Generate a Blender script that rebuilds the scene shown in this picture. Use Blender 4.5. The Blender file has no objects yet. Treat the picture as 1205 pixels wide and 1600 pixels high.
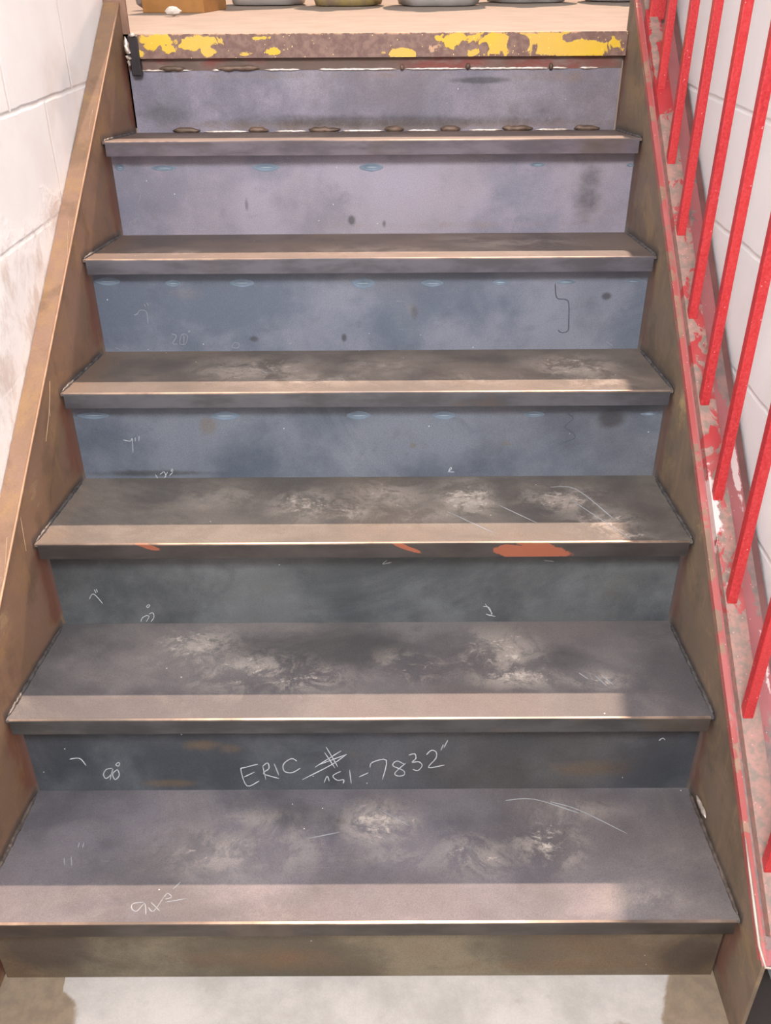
import bpy, math, random
import numpy as np
from mathutils import Vector, Matrix

S = bpy.context.scene
COL = S.collection

# ------------------------------------------------------------------ camera
cam_d = bpy.data.cameras.new('camera'); cam = bpy.data.objects.new('camera', cam_d); COL.objects.link(cam)
A = Vector((0.99998227, -0.00059929, -0.0059248)); B = Vector((0.0053682, 0.5213922, 0.8533002)); F = Vector((-0.0025778, 0.8533169, -0.5213862))
M = Matrix((A, B, -F)).transposed().to_4x4(); M.translation = Vector((0.056815, -0.571255, 1.38394))
cam.matrix_world = M
cam_d.sensor_fit = 'VERTICAL'; cam_d.sensor_height = 32.0; cam_d.lens = 1407.46 / 1600 * 32
cam_d.clip_start = 0.02; cam_d.clip_end = 100
S.camera = cam

# ------------------------------------------------------------------ world, lights, exposure
W = bpy.data.worlds.new('world'); S.world = W; W.use_nodes = True
W.node_tree.nodes['Background'].inputs[0].default_value = (0.93, 0.95, 1.0, 1)
W.node_tree.nodes['Background'].inputs[1].default_value = 0.66
def sun_light():
    d = bpy.data.lights.new('landing_light', 'SUN'); d.energy = 6.2; d.color = (1.0, 0.72, 0.55); d.angle = math.radians(0.9)
    o = bpy.data.objects.new('landing_light', d); COL.objects.link(o)
    o.rotation_euler = Vector((-0.148, -1.0, -1.07)).to_track_quat('-Z', 'Y').to_euler(); o.location = (1.2, 5, 6)
sun_light()
def area_light(name, loc, target, sx, sy, e, col):
    d = bpy.data.lights.new(name, 'AREA'); d.shape = 'RECTANGLE'; d.size = sx; d.size_y = sy; d.energy = e; d.color = col
    o = bpy.data.objects.new(name, d); COL.objects.link(o); o.location = loc
    o.rotation_euler = (Vector(target) - Vector(loc)).to_track_quat('-Z', 'Y').to_euler()
area_light('stairwell_light', (-0.05, -1.5, 3.0), (0, 0.9, 0.6), 1.0, 0.6, 120, (0.96, 0.97, 1.0))
S.view_settings.view_transform = 'Standard'; S.view_settings.look = 'None'
S.view_settings.exposure = 0.0; S.view_settings.gamma = 1.0; S.view_settings.use_curve_mapping = False

# ------------------------------------------------------------------ measured stair
XO, XS = 0.0012, 0.0185           # the flight runs slightly askew
def X(dx, y): return XO + XS * y + dx
WN, WT = 0.5594, 0.5660
YN = [0.2407, 0.4800, 0.7167, 0.9576, 1.1992, 1.4387, 1.6996]
ZN = [0.1810, 0.3546, 0.5340, 0.7078, 0.8864, 1.0660, 1.2486]
YF = [0.2710, 0.5146, 0.7565, 0.9905, 1.2315, 1.4776, 1.7146]
ZF = [0.0, 0.1559, 0.3319, 0.5116, 0.6832, 0.8635, 1.0417]
SL = 0.7418
LIP = 0.029
CHALK = {1: [[(-0.167,0.219),(-0.19,0.211),(-0.197,0.205),(-0.19,0.166),(-0.168,0.178)],[(-0.193,0.188),(-0.174,0.2)],[(-0.159,0.214),(-0.156,0.181)],[(-0.159,0.214),(-0.15,0.222),(-0.149,0.208),(-0.159,0.196),(-0.133,0.184)],[(-0.139,0.22),(-0.133,0.192)],[(-0.1,0.226),(-0.109,0.232),(-0.123,0.219),(-0.123,0.202),(-0.11,0.198),(-0.095,0.209)],[(-0.049,0.259),(-0.031,0.212)],[(-0.052,0.246),(-0.036,0.209)],[(-0.093,0.181),(-0.04,0.218),(-0.015,0.242)],[(-0.07,0.211),(-0.024,0.25)],[(-0.061,0.218),(-0.016,0.241)],[(-0.056,0.173),(-0.05,0.189),(-0.047,0.177)],[(-0.026,0.201),(-0.04,0.19),(-0.033,0.179),(-0.022,0.18),(-0.023,0.171)],[(-0.011,0.204),(-0.009,0.171)],[(0.005,0.187),(0.021,0.197)],[(0.024,0.21),(0.028,0.222),(0.052,0.227),(0.045,0.18)],[(0.083,0.217),(0.07,0.225),(0.063,0.214),(0.081,0.202),(0.082,0.191),(0.071,0.189),(0.067,0.197),(0.085,0.22)],[(0.09,0.239),(0.1,0.242),(0.102,0.231),(0.096,0.222),(0.107,0.223),(0.113,0.214),(0.106,0.202),(0.097,0.205)],[(0.12,0.24),(0.128,0.25),(0.136,0.246),(0.136,0.231),(0.124,0.209),(0.151,0.215)],[(0.148,0.264),(0.144,0.25)],[(0.155,0.274),(0.149,0.256)],[(-0.485,0.233),(-0.468,0.235),(-0.46,0.218)],[(-0.417,0.211),(-0.427,0.208),(-0.434,0.196),(-0.431,0.186),(-0.42,0.197),(-0.416,0.21),(-0.425,0.182)],[(-0.408,0.208),(-0.418,0.197),(-0.416,0.183),(-0.407,0.194),(-0.408,0.208)],[(-0.404,0.225),(-0.409,0.219),(-0.405,0.216),(-0.402,0.222),(-0.404,0.225)],[(0.508,0.27),(0.513,0.276),(0.518,0.272)]],2: [[(-0.492,0.389),(-0.482,0.401),(-0.469,0.379)],[(-0.479,0.411),(-0.477,0.403)],[(-0.475,0.412),(-0.474,0.405)],[(-0.392,0.351),(-0.401,0.345),(-0.405,0.336)],[(-0.392,0.351),(-0.388,0.348),(-0.395,0.336)],[(-0.387,0.354),(-0.38,0.357),(-0.379,0.347),(-0.386,0.336)],[(-0.385,0.376),(-0.389,0.372),(-0.387,0.369),(-0.383,0.374),(-0.385,0.376)],[(0.232,0.368),(0.243,0.365),(0.248,0.347),(0.238,0.35),(0.256,0.344)],[(0.235,0.374),(0.25,0.35)],[(0.055,0.472),(0.047,0.464),(0.063,0.468)],[(0.335,0.47),(0.353,0.468)]],3: [[(-0.455,0.597),(-0.442,0.594),(-0.437,0.599),(-0.44,0.569)],[(-0.431,0.602),(-0.432,0.594)],[(-0.423,0.605),(-0.425,0.594)],[(-0.403,0.52),(-0.4,0.511)],[(-0.394,0.52),(-0.385,0.526),(-0.383,0.514)],[(-0.378,0.526),(-0.387,0.511)],[(-0.376,0.517),(-0.368,0.525)],[(-0.368,0.533),(-0.371,0.528),(-0.368,0.527),(-0.368,0.533)],[(0.176,0.522),(0.183,0.529),(0.181,0.532),(0.178,0.523),(0.189,0.522)]],4: [[(-0.466,0.763),(-0.459,0.766),(-0.451,0.774),(-0.439,0.769),(-0.44,0.745)],[(-0.442,0.787),(-0.439,0.78)],[(-0.436,0.79),(-0.433,0.782)],[(-0.393,0.722),(-0.384,0.717),(-0.394,0.701),(-0.384,0.7)],[(-0.374,0.719),(-0.379,0.701),(-0.367,0.7),(-0.361,0.716),(-0.367,0.722),(-0.374,0.719)],[(-0.368,0.719),(-0.371,0.697)],[(-0.355,0.73),(-0.358,0.726),(-0.353,0.728)],[(-0.271,0.692),(-0.264,0.702),(-0.254,0.699),(-0.259,0.69),(-0.271,0.692)],[(-0.151,0.698),(-0.142,0.701)],[(0.517,0.7),(0.533,0.69)],[(-0.516,0.693),(-0.504,0.686)]],5: [[(-0.492,0.952),(-0.48,0.956),(-0.489,0.933)],[(-0.514,0.893),(-0.503,0.897),(-0.494,0.902),(-0.494,0.888),(-0.508,0.884),(-0.514,0.893)],[(-0.494,0.902),(-0.506,0.89)],[(-0.531,0.88),(-0.522,0.869)]]}
TCHALK = {1: [[(-0.4616,0.3655),(-0.4557,0.3502)],[(-0.4512,0.368),(-0.4442,0.3489)],[(-0.4467,0.3968),(-0.4455,0.3862)],[(-0.4394,0.3968),(-0.4383,0.3862)],[(-0.3135,0.2796),(-0.3293,0.2774),(-0.329,0.2683),(-0.3202,0.2637),(-0.312,0.2773),(-0.3052,0.2569)],[(-0.3046,0.2704),(-0.2954,0.2636),(-0.2856,0.2887)],[(-0.3029,0.2796),(-0.2858,0.2635)],[(-0.2856,0.2887),(-0.2813,0.2957),(-0.274,0.2887),(-0.2829,0.2852)],[(-0.275,0.3028),(-0.2662,0.3171)],[(-0.2817,0.2795),(-0.2502,0.2862)],[(0.3313,0.4822),(0.3766,0.4629),(0.4449,0.4106)],[(0.0366,0.4693),(0.0899,0.4291)],[(0.2553,0.4856),(0.3049,0.4883),(0.3752,0.4557)],[(-0.0774,0.4028),(-0.0259,0.416)]],2: [[(0.3821,0.598),(0.3949,0.5802)],[(0.4079,0.5907),(0.4213,0.5626)],[(0.4191,0.5924),(0.4327,0.5659)]],3: [[(0.3708,0.9374),(0.4185,0.9281),(0.4632,0.8009)],[(0.1667,0.8352),(0.2449,0.7473)],[(0.3985,0.8861),(0.4742,0.7283)],[(0.2633,0.8605),(0.3234,0.7876)]],4: [[(-0.189,1.0881),(-0.1775,1.0757)]]}
DUST = {1: [(0.037,0.436,0.051,0.04,0.9),(-0.219,0.377,0.072,0.043,0.55),(-0.261,0.384,0.041,0.034,0.45),(0.312,0.394,0.052,0.048,0.75),(0.19,0.368,0.061,0.04,0.5),(-0.107,0.39,0.083,0.055,0.35),(0.435,0.287,0.058,0.024,0.4),(0.371,0.463,0.065,0.02,0.45),(0.068,0.363,0.061,0.026,0.35),(-0.166,0.445,0.053,0.02,0.4)],2: [(-0.296,0.683,0.069,0.057,0.75),(-0.182,0.606,0.099,0.052,0.6),(0.252,0.659,0.068,0.06,0.7),(0.277,0.588,0.065,0.027,0.85),(0.411,0.578,0.043,0.021,0.75),(0.104,0.613,0.055,0.033,0.5),(-0.093,0.588,0.076,0.036,0.6),(0.071,0.632,0.045,0.034,0.4)],3: [(-0.093,0.865,0.06,0.055,0.8),(0.05,0.904,0.073,0.064,0.55),(0.207,0.894,0.048,0.063,0.95),(0.386,0.886,0.072,0.057,0.8),(0.439,0.794,0.057,0.046,0.75),(0.108,0.823,0.105,0.037,0.45),(-0.015,0.837,0.047,0.037,0.7),(-0.255,0.908,0.073,0.046,0.35),(0.476,0.738,0.033,0.019,0.7)],4: [(-0.203,1.097,0.101,0.073,0.65),(0.051,1.117,0.089,0.061,0.4),(0.433,1.11,0.082,0.065,0.75),(-0.097,1.039,0.111,0.04,0.6),(0.223,1.04,0.098,0.04,0.4),(0.464,1.017,0.072,0.039,0.6)],5: [(0.325,1.37,0.122,0.07,0.45),(-0.001,1.279,0.157,0.05,0.4),(-0.338,1.262,0.117,0.035,0.35)],6: [(-0.09,1.576,0.283,0.102,0.2)]}
DARK = {1: [(-0.024,0.44,0.01,0.007,1),(-0.092,0.451,0.097,0.044,0.4),(0.456,0.373,0.092,0.068,0.25)],2: [(-0.066,0.677,0.149,0.052,0.9),(0.362,0.639,0.067,0.038,0.6)],3: [(-0.365,0.91,0.134,0.058,0.35),(0.342,0.833,0.07,0.021,0.4)],4: [(-0.401,1.134,0.117,0.067,0.4),(0.286,1.164,0.078,0.036,0.4)],5: [(-0.227,1.412,0.237,0.065,0.4)]}
HEAT = {5: [(-0.518,1.008,0.01,0.008),(-0.424,1.006,0.027,0.006),(-0.203,1.006,0.029,0.009),(0.025,1.005,0.026,0.009),(0.384,1.008,0.016,0.005),(0.584,1.006,0.008,0.004)],4: [(-0.509,0.834,0.026,0.009),(-0.377,0.829,0.016,0.008),(-0.237,0.829,0.025,0.01),(0.009,0.827,0.024,0.012),(0.149,0.826,0.023,0.008),(0.288,0.827,0.016,0.006),(0.421,0.827,0.02,0.005),(0.557,0.828,0.017,0.004)],3: [(-0.504,0.649,0.031,0.008),(-0.252,0.647,0.028,0.01),(0.002,0.646,0.023,0.01),(0.164,0.645,0.023,0.01),(0.337,0.646,0.02,0.007),(0.556,0.646,0.017,0.004)]}
RDARK = {6: [(0.053,1.063,0.451,0.017,0.5),(-0.457,1.08,0.09,0.028,0.4),(0.396,1.089,0.075,0.041,0.35),(-0.158,1.071,0.091,0.012,0.4),(0.274,1.15,0.059,0.007,0.8)],5: [(0.5,0.951,0.035,0.073,0.45),(0.509,0.938,0.008,0.04,0.5),(-0.472,0.916,0.057,0.041,0.2),(-0.02,0.893,0.008,0.011,0.7),(0.052,0.885,0.005,0.009,0.6),(-0.251,0.928,0.005,0.017,0.5)],4: [(0.481,0.754,0.037,0.068,0.35),(0.506,0.797,0.011,0.008,0.9),(0.114,0.763,0.01,0.019,0.5),(-0.222,0.71,0.011,0.007,0.7),(-0.033,0.712,0.006,0.009,0.8),(0.13,0.804,0.261,0.016,0.15)],3: [(0.484,0.636,0.027,0.019,0.7),(0.408,0.602,0.037,0.054,0.3),(0.05,0.591,0.248,0.054,0.2),(-0.406,0.523,0.139,0.007,0.6)],2: [(-0.265,0.412,0.069,0.029,0.3),(0.28,0.437,0.138,0.028,0.25),(0.166,0.395,0.234,0.029,0.2)],1: [(0.483,0.222,0.097,0.046,0.4),(-0.017,0.226,0.13,0.045,0.2)],0: [(-0.489,0.083,0.08,0.065,0.8),(-0.257,0.031,0.142,0.021,0.3),(0.527,0.06,0.05,0.049,0.8)]}  # includes cast shadow painted as tall bands at the right of upper risers
RRUST = {0: [(-0.154,0.047,0.161,0.031,0.5),(0.35,0.027,0.203,0.02,0.5)],1: [(-0.252,0.265,0.032,0.012,0.7),(-0.318,0.173,0.056,0.009,0.7),(0.397,0.207,0.066,0.019,0.6),(-0.21,0.257,0.022,0.012,0.6),(-0.017,0.248,0.033,0.015,0.25)],2: [(-0.184,0.412,0.07,0.022,0.25),(0.48,0.407,0.046,0.057,0.35),(0.454,0.429,0.035,0.011,0.3)],3: [(-0.289,0.628,0.013,0.015,1),(0.106,0.581,0.006,0.005,0.9),(0.286,0.584,0.01,0.004,0.8),(0.174,0.576,0.063,0.028,0.15)],4: [(0.11,0.763,0.014,0.027,0.4),(-0.341,0.807,0.079,0.013,0.25)],5: [(0.519,0.91,0.057,0.041,0.35),(0.194,0.882,0.4,0.008,0.35)],6: [(0.052,1.056,0.573,0.013,0.55),(0.435,1.156,0.088,0.013,0.4),(-0.094,1.162,0.367,0.008,0.3)]}

# ------------------------------------------------------------------ helpers
def link(name, me, mat, parent=None, label=None, smooth=False):
    o = bpy.data.objects.new(name, me); COL.objects.link(o)
    if mat: me.materials.append(mat)
    if parent is not None: o.parent = parent
    if label: o['label'] = label
    if smooth:
        for p in me.polygons: p.use_smooth = True
    return o
class MB:
    def __init__(s): s.v = []; s.f = []
    def add(s, vs, fs):
        n = len(s.v); s.v += [tuple(v) for v in vs]; s.f += [tuple(i + n for i in f) for f in fs]
    def box(s, x0, x1, y0, y1, z0, z1):
        s.add([(x, y, z) for x in (x0, x1) for y in (y0, y1) for z in (z0, z1)],
              [(0,1,3,2),(4,6,7,5),(0,4,5,1),(2,3,7,6),(0,2,6,4),(1,5,7,3)])
    def prism(s, p0, p1):          # two matching outlines
        n = len(p0); s.add(list(p0) + list(p1), [tuple(range(n))[::-1], tuple(range(n, 2*n))] + [(i, (i+1) % n, n + (i+1) % n, n + i) for i in range(n)])
    def tube(s, pts, rad, n=8, squash=(1, 1)):
        pts = [Vector(p) for p in pts]; rs = rad if hasattr(rad, '__len__') else [rad] * len(pts)
        vs = []
        for i, p in enumerate(pts):
            t = (pts[min(i+1, len(pts)-1)] - pts[max(i-1, 0)]).normalized()
            u = t.cross(Vector((0, 0, 1)))
            if u.length < 1e-3: u = t.cross(Vector((0, 1, 0)))
            u.normalize(); w = u.cross(t)
            for k in range(n):
                a = 2 * math.pi * k / n + math.pi / n
                vs.append(p + (u * math.cos(a) * squash[0] + w * math.sin(a) * squash[1]) * rs[i])
        fs = [(i*n + k, i*n + (k+1) % n, (i+1)*n + (k+1) % n, (i+1)*n + k) for i in range(len(pts)-1) for k in range(n)]
        fs += [tuple(range(n))[::-1], tuple(range((len(pts)-1)*n, len(pts)*n))]
        s.add(vs, fs)
    def build(s, name, mat, parent=None, label=None, bevel=0, smooth=False, seg=2):
        me = bpy.data.meshes.new(name); me.from_pydata(s.v, [], s.f); me.validate(); me.update()
        import bmesh
        bm = bmesh.new(); bm.from_mesh(me); bmesh.ops.recalc_face_normals(bm, faces=bm.faces); bm.to_mesh(me); bm.free()
        o = link(name, me, mat, parent, label, smooth)
        if bevel:
            m = o.modifiers.new('bevel', 'BEVEL'); m.width = bevel; m.segments = seg; m.limit_method = 'ANGLE'
        return o
def empty(name, loc, label, cat, group=None):
    o = bpy.data.objects.new(name, None); COL.objects.link(o); o.location = loc; o.empty_display_size = 0.1
    o['label'] = label; o['category'] = cat
    if group: o['group'] = group
    return o
def tag(o, label, cat, group=None):
    o['label'] = label; o['category'] = cat
    if group: o['group'] = group
    return o
def adopt(o, parent):              # keep world coordinates under an empty that sits elsewhere
    o.parent = parent; o.matrix_parent_inverse = Matrix.Translation(-Vector(parent.location)); return o
def struct(o): o['kind'] = 'structure'; return o

def blobs(px, py, lst):
    m = np.zeros_like(px)
    for (cx, cy, rx, ry, s) in lst:
        d = np.sqrt(((px - cx) / max(rx, .002)) ** 2 + ((py - cy) / max(ry, .002)) ** 2)
        m = np.maximum(m, s * np.clip((1.75 - d)/1.3, 0, 1)**1.3)
    return m
def plate(name, P00, P10, P01, P11, thick, nu, nv, mat, masks=None, parent=None, label=None, floor_clip=False):
    """a real plate: finely divided face with painted stain and shadow masks, thickness vector, closed sides"""
    u, v = np.meshgrid(np.linspace(0, 1, nu), np.linspace(0, 1, nv))
    u = u.ravel()[:, None]; v = v.ravel()[:, None]
    P = [np.array(p, float) for p in (P00, P10, P01, P11)]
    top = P[0]*(1-u)*(1-v) + P[1]*u*(1-v) + P[2]*(1-u)*v + P[3]*u*v
    border = list(range(nu)) + [j*nu + nu-1 for j in range(1, nv)] + [(nv-1)*nu + i for i in range(nu-2, -1, -1)] + [j*nu for j in range(nv-2, 0, -1)]
    bot = top[border] + np.array(thick)
    verts = np.vstack([top, bot])
    if floor_clip: verts[:, 2] = np.maximum(verts[:, 2], .0)
    n = nu * nv; nb = len(border)
    i = (np.arange(nv-1)[:, None]*nu + np.arange(nu-1)[None, :]).ravel()
    q = np.stack([i, i+1, i+nu+1, i+nu], 1)
    nrm = np.cross(P[1]-P[0], P[2]-P[0])
    flip = np.dot(nrm, np.array(thick)) > 0
    if flip: q = q[:, ::-1]
    side = [(border[k], n+k, n+(k+1) % nb, border[(k+1) % nb]) for k in range(nb)]
    if flip: side = [f[::-1] for f in side]
    bf = tuple(n+k for k in range(nb))
    if not flip: bf = bf[::-1]
    me = bpy.data.meshes.new(name); me.from_pydata(verts.tolist(), [], q.tolist() + side + [bf]); me.update()
    at = me.color_attributes.new('stain', 'FLOAT_COLOR', 'POINT')
    c = np.zeros((len(verts), 4)); c[:, 3] = 1
    if masks:
        a = masks(verts[:, 0], verts[:, 1], verts[:, 2])
        for k, m in enumerate(a): c[:, k] = m
    at.data.foreach_set('color', c.ravel().astype(np.float32))
    return link(name, me, mat, parent, label)

# ------------------------------------------------------------------ materials
class NT:
    def __init__(s, name):
        s.m = bpy.data.materials.new(name); s.m.use_nodes = True; s.t = s.m.node_tree; s.b = s.t.nodes['Principled BSDF']
        s.co = s.t.nodes.new('ShaderNodeTexCoord').outputs['Object']
    def n(s, typ, **kw):
        o = s.t.nodes.new(typ)
        for k, v in kw.items(): setattr(o, k, v)
        return o
    def L(s, a, b): s.t.links.new(a, b)
    def noise(s, scale, detail=5, rough=.6, stretch=(1, 1, 1), off=(0, 0, 0), dist=0):
        mp = s.n('ShaderNodeMapping'); mp.inputs['Scale'].default_value = stretch; mp.inputs['Location'].default_value = off; s.L(s.co, mp.inputs['Vector'])
        t = s.n('ShaderNodeTexNoise'); t.inputs['Scale'].default_value = scale; t.inputs['Detail'].default_value = detail
        t.inputs['Roughness'].default_value = rough; t.inputs['Distortion'].default_value = dist; s.L(mp.outputs[0], t.inputs['Vector']); return t.outputs['Fac']
    def math(s, op, a, b=None, c=None, clamp=False):
        o = s.n('ShaderNodeMath', operation=op); o.use_clamp = clamp
        for i, x in enumerate((a, b, c)):
            if x is None: continue
            if isinstance(x, (int, float)): o.inputs[i].default_value = x
            else: s.L(x, o.inputs[i])
        return o.outputs[0]
    def step(s, x, lo, hi, t0=0., t1=1.):
        o = s.n('ShaderNodeMapRange'); o.interpolation_type = 'SMOOTHSTEP'
        for k, v in zip(('From Min', 'From Max', 'To Min', 'To Max'), (lo, hi, t0, t1)): o.inputs[k].default_value = v
        s.L(x, o.inputs['Value']); return o.outputs['Result']
    def mix(s, f, a, b, mode='MIX'):
        o = s.n('ShaderNodeMix', data_type='RGBA', blend_type=mode)
        for i, x in ((0, f), (6, a), (7, b)):
            if isinstance(x, (int, float)): o.inputs[i].default_value = x
            elif isinstance(x, tuple): o.inputs[i].default_value = (*x, 1)
            else: s.L(x, o.inputs[i])
        return o.outputs[2]
    def attr(s):
        a = s.n('ShaderNodeAttribute', attribute_name='stain'); sp = s.n('ShaderNodeSeparateColor'); s.L(a.outputs['Color'], sp.inputs[0]); return sp.outputs
    def xyz(s):
        sp = s.n('ShaderNodeSeparateXYZ'); s.L(s.co, sp.inputs[0]); return sp.outputs
    def bump(s, h, strength, dist=.002):
        b = s.n('ShaderNodeBump'); b.inputs['Strength'].default_value = strength; b.inputs['Distance'].default_value = dist
        s.L(h, b.inputs['Height']); s.L(b.outputs[0], s.b.inputs['Normal'])
    def done(s, col, rough=.5, metal=0., spec=.5):
        for k, x in (('Base Color', col), ('Roughness', rough), ('Metallic', metal), ('Specular IOR Level', spec)):
            if isinstance(x, (int, float)): s.b.inputs[k].default_value = x
            elif isinstance(x, tuple): s.b.inputs[k].default_value = (*x, 1)
            else: s.L(x, s.b.inputs[k])
        return s.m
def srgb(r, g, b):
    return tuple((c/255/12.92 if c/255 <= .04045 else ((c/255+.055)/1.055)**2.4) for c in (r, g, b))

def steel(name, c1, c2, cdust, cdark, crust, rough=(.58, .75), metal=.08, smear=.0, off=(0, 0, 0), seed=0):
    s = NT(name); at = s.attr()
    o = (seed*3.1, seed*1.7, seed*2.3)
    n1 = s.noise(4.5, 7, .62, off=o)
    col = s.mix(s.step(n1, .38, .62), tuple(x*.86 for x in c1), tuple(x*1.1 for x in c2))
    n2 = s.noise(9, 6, .65, stretch=(1, 1.6, 1.6), off=(o[0]+9, 2, 3), dist=.6)
    col = s.mix(s.step(n2, .56, .72, 0, .45), col, tuple(x*.62 for x in c1))
    n2b = s.noise(2.2, 4, .5, off=(4, o[1], 7))
    col = s.mix(s.step(n2b, .5, .7, 0, .5 + smear), col, crust)
    # short scratches
    sc = s.noise(26, 3, .5, stretch=(1, 14, 14), off=o); col = s.mix(s.step(sc, .68, .76, 0, .25), col, tuple(min(1, x*1.7) for x in c2))
    nb = s.noise(13, 9, .72, off=(1, 5, o[2]), dist=.5)
    fr = s.step(s.math('ADD', at[2], s.math('MULTIPLY', s.math('SUBTRACT', nb, .5), 1.3)), .12, .75)
    col = s.mix(s.math('MULTIPLY', fr, .8), col, crust)
    vs_ = s.noise(7, 5, .6, stretch=(1, 1, .12), off=o); col = s.mix(s.step(vs_, .5, .72, 0, .28), col, tuple(x*.8 for x in c1))
    fk = s.step(s.math('ADD', at[1], s.math('MULTIPLY', s.math('SUBTRACT', nb, .5), .9)), .15, .7)
    col = s.mix(s.math('MULTIPLY', fk, .75), col, cdark)
    nd = s.noise(14, 12, .78, off=(2, 8, 1), dist=.5); nd2 = s.noise(55, 8, .78, off=(5, 1, 3), dist=.3, stretch=(.8, 1, 1)); nd3 = s.noise(90, 5, .7, stretch=(.5, 1, 1))
    f1 = s.math('MULTIPLY', s.math('MULTIPLY', at[0], s.step(nd, .44, .58)), .7, clamp=True)
    f2 = s.math('MULTIPLY', s.step(s.math('ADD', s.math('MULTIPLY', at[0], .62), s.math('ADD', s.math('MULTIPLY', s.math('SUBTRACT', nd2, .5), 2.4), s.math('MULTIPLY', s.math('SUBTRACT', nd, .5), 1.0))), .42, .78), s.step(at[0], .02, .35))
    f2 = s.math('MULTIPLY', f2, s.step(nd3, .3, .6, .5, .95))
    fd = s.math('MAXIMUM', f1, f2)
    col = s.mix(s.math('MULTIPLY', fd, .85), col, cdust)
    # faint pale film + white specks of plaster
    nf = s.noise(1.8, 8, .7, off=(6, o[0], 0), dist=.8); col = s.mix(s.step(nf, .48, .75, 0, .22), col, cdust)
    g = s.noise(520, 2, .5); col = s.mix(1.0, col, s.mix(s.step(g, .3, .7), (.86, .86, .86), (1.12, 1.12, 1.12)), 'MULTIPLY')
    v = s.n('ShaderNodeTexVoronoi'); v.inputs['Scale'].default_value = 34; s.L(s.co, v.inputs['Vector'])
    col = s.mix(s.step(v.outputs['Distance'], .05, .035, 0, .0) if False else s.math('MULTIPLY', s.math('LESS_THAN', v.outputs['Distance'], .045), s.math('GREATER_THAN', s.noise(7, 2, off=(3, 3, 3)), .56)), col, tuple(min(1, x*1.25) for x in cdust))
    r = s.math('ADD', s.step(n1, .3, .7, *rough), s.math('MULTIPLY', fd, .3))
    s.bump(s.math('ADD', nb, s.math('MULTIPLY', g, .25)), .12, .002)
    return s.done(col, r, s.math('SUBTRACT', metal, s.math('MULTIPLY', fd, metal)))

DUSTC = srgb(182, 170, 158)
tread_mats = {}
TC = {1: (srgb(84, 81, 86), srgb(100, 95, 99), srgb(97, 86, 82)), 2: (srgb(86, 82, 84), srgb(100, 95, 94), srgb(99, 87, 80)),
      3: (srgb(86, 80, 76), srgb(102, 95, 88), srgb(104, 89, 76)), 4: (srgb(86, 78, 73), srgb(102, 92, 84), srgb(106, 87, 73)),
      5: (srgb(89, 78, 73), srgb(104, 90, 82), srgb(104, 84, 71)), 6: (srgb(93, 79, 74), srgb(106, 91, 84), srgb(104, 84, 73))}
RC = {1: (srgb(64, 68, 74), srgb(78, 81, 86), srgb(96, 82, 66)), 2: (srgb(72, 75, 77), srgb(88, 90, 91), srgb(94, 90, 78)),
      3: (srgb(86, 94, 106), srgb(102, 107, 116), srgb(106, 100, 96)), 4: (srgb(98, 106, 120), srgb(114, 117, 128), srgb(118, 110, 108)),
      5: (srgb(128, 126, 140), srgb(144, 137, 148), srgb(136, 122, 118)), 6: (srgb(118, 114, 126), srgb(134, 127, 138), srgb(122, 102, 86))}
for k in range(1, 7):
    tread_mats[k] = steel('tread_steel_%d' % k, TC[k][0], TC[k][1], DUSTC, srgb(66, 64, 64), TC[k][2], seed=k)
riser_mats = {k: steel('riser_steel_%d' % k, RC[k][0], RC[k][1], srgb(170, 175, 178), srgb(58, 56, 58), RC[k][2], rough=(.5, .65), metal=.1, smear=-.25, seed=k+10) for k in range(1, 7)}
riser_mats[0] = steel('old_riser_steel', srgb(84, 76, 62), srgb(110, 100, 82), srgb(150, 140, 124), srgb(56, 46, 40), srgb(100, 76, 54), rough=(.6, .8), metal=.05, smear=.2, seed=21)

def nosing_mat(name, c, edge):
    s = NT(name); n = s.noise(12, 6, .6, stretch=(1, 3, 3)); col = s.mix(s.step(n, .35, .65), tuple(x*.7 for x in c), tuple(x*1.15 for x in c))
    n2 = s.noise(5, 5, .6, off=(3, 1, 0)); col = s.mix(s.step(n2, .55, .7, 0, .5), col, srgb(92, 78, 66))
    at = s.attr(); nb = s.noise(30, 6, .7)
    col = s.mix(s.step(s.math('ADD', at[2], s.math('MULTIPLY', s.math('SUBTRACT', nb, .5), 1.2)), .42, .5), col, srgb(150, 88, 66))
    col = s.mix(s.math('MULTIPLY', at[0], s.step(s.noise(14, 4, .6, stretch=(1, .3, .3)), .3, .6, .35, 1)), col, edge)
    s.bump(nb, .15); return s.done(col, .42, s.math('ADD', .3, s.math('MULTIPLY', at[0], .5)))
nos_mats = {k: nosing_mat('nosing_steel_%d' % k, c, srgb(215, 190, 170)) for k, c in {1: srgb(66, 60, 56), 2: srgb(72, 72, 72), 3: srgb(66, 62, 60), 4: srgb(84, 84, 88), 5: srgb(92, 90, 96), 6: srgb(100, 92, 98)}.items()}

def simple(name, c, rough=.5, metal=0., var=.15, scale=20, c2=None, bump=.1):
    s = NT(name); n = s.noise(scale, 5, .6); col = s.mix(s.step(n, .35, .65), tuple(x*(1-var) for x in c), c2 or tuple(min(1, x*(1+var)) for x in c))
    s.bump(n, bump); return s.done(col, rough, metal)
M_chalk = simple('chalk', srgb(172, 174, 176), .95)
M_chalkf = simple('faint_chalk', srgb(136, 138, 140), .95)
M_heat = simple('heat_tint', srgb(104, 118, 132), .6, .05)
M_heat2 = simple('heat_tint_inner', srgb(140, 152, 162), .5, .1)
M_ink = simple('dark_stain_line', srgb(70, 74, 82), .8)
M_bead = simple('weld_metal', srgb(112, 100, 92), .4, .5, .35, 60, bump=.5)
M_beadd = simple('dark_weld_metal', srgb(84, 80, 78), .45, .3, .35, 60, bump=.6)
M_beadb = simple('bright_weld_metal', srgb(205, 190, 178), .35, .5, .25, 120, bump=.4)
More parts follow.
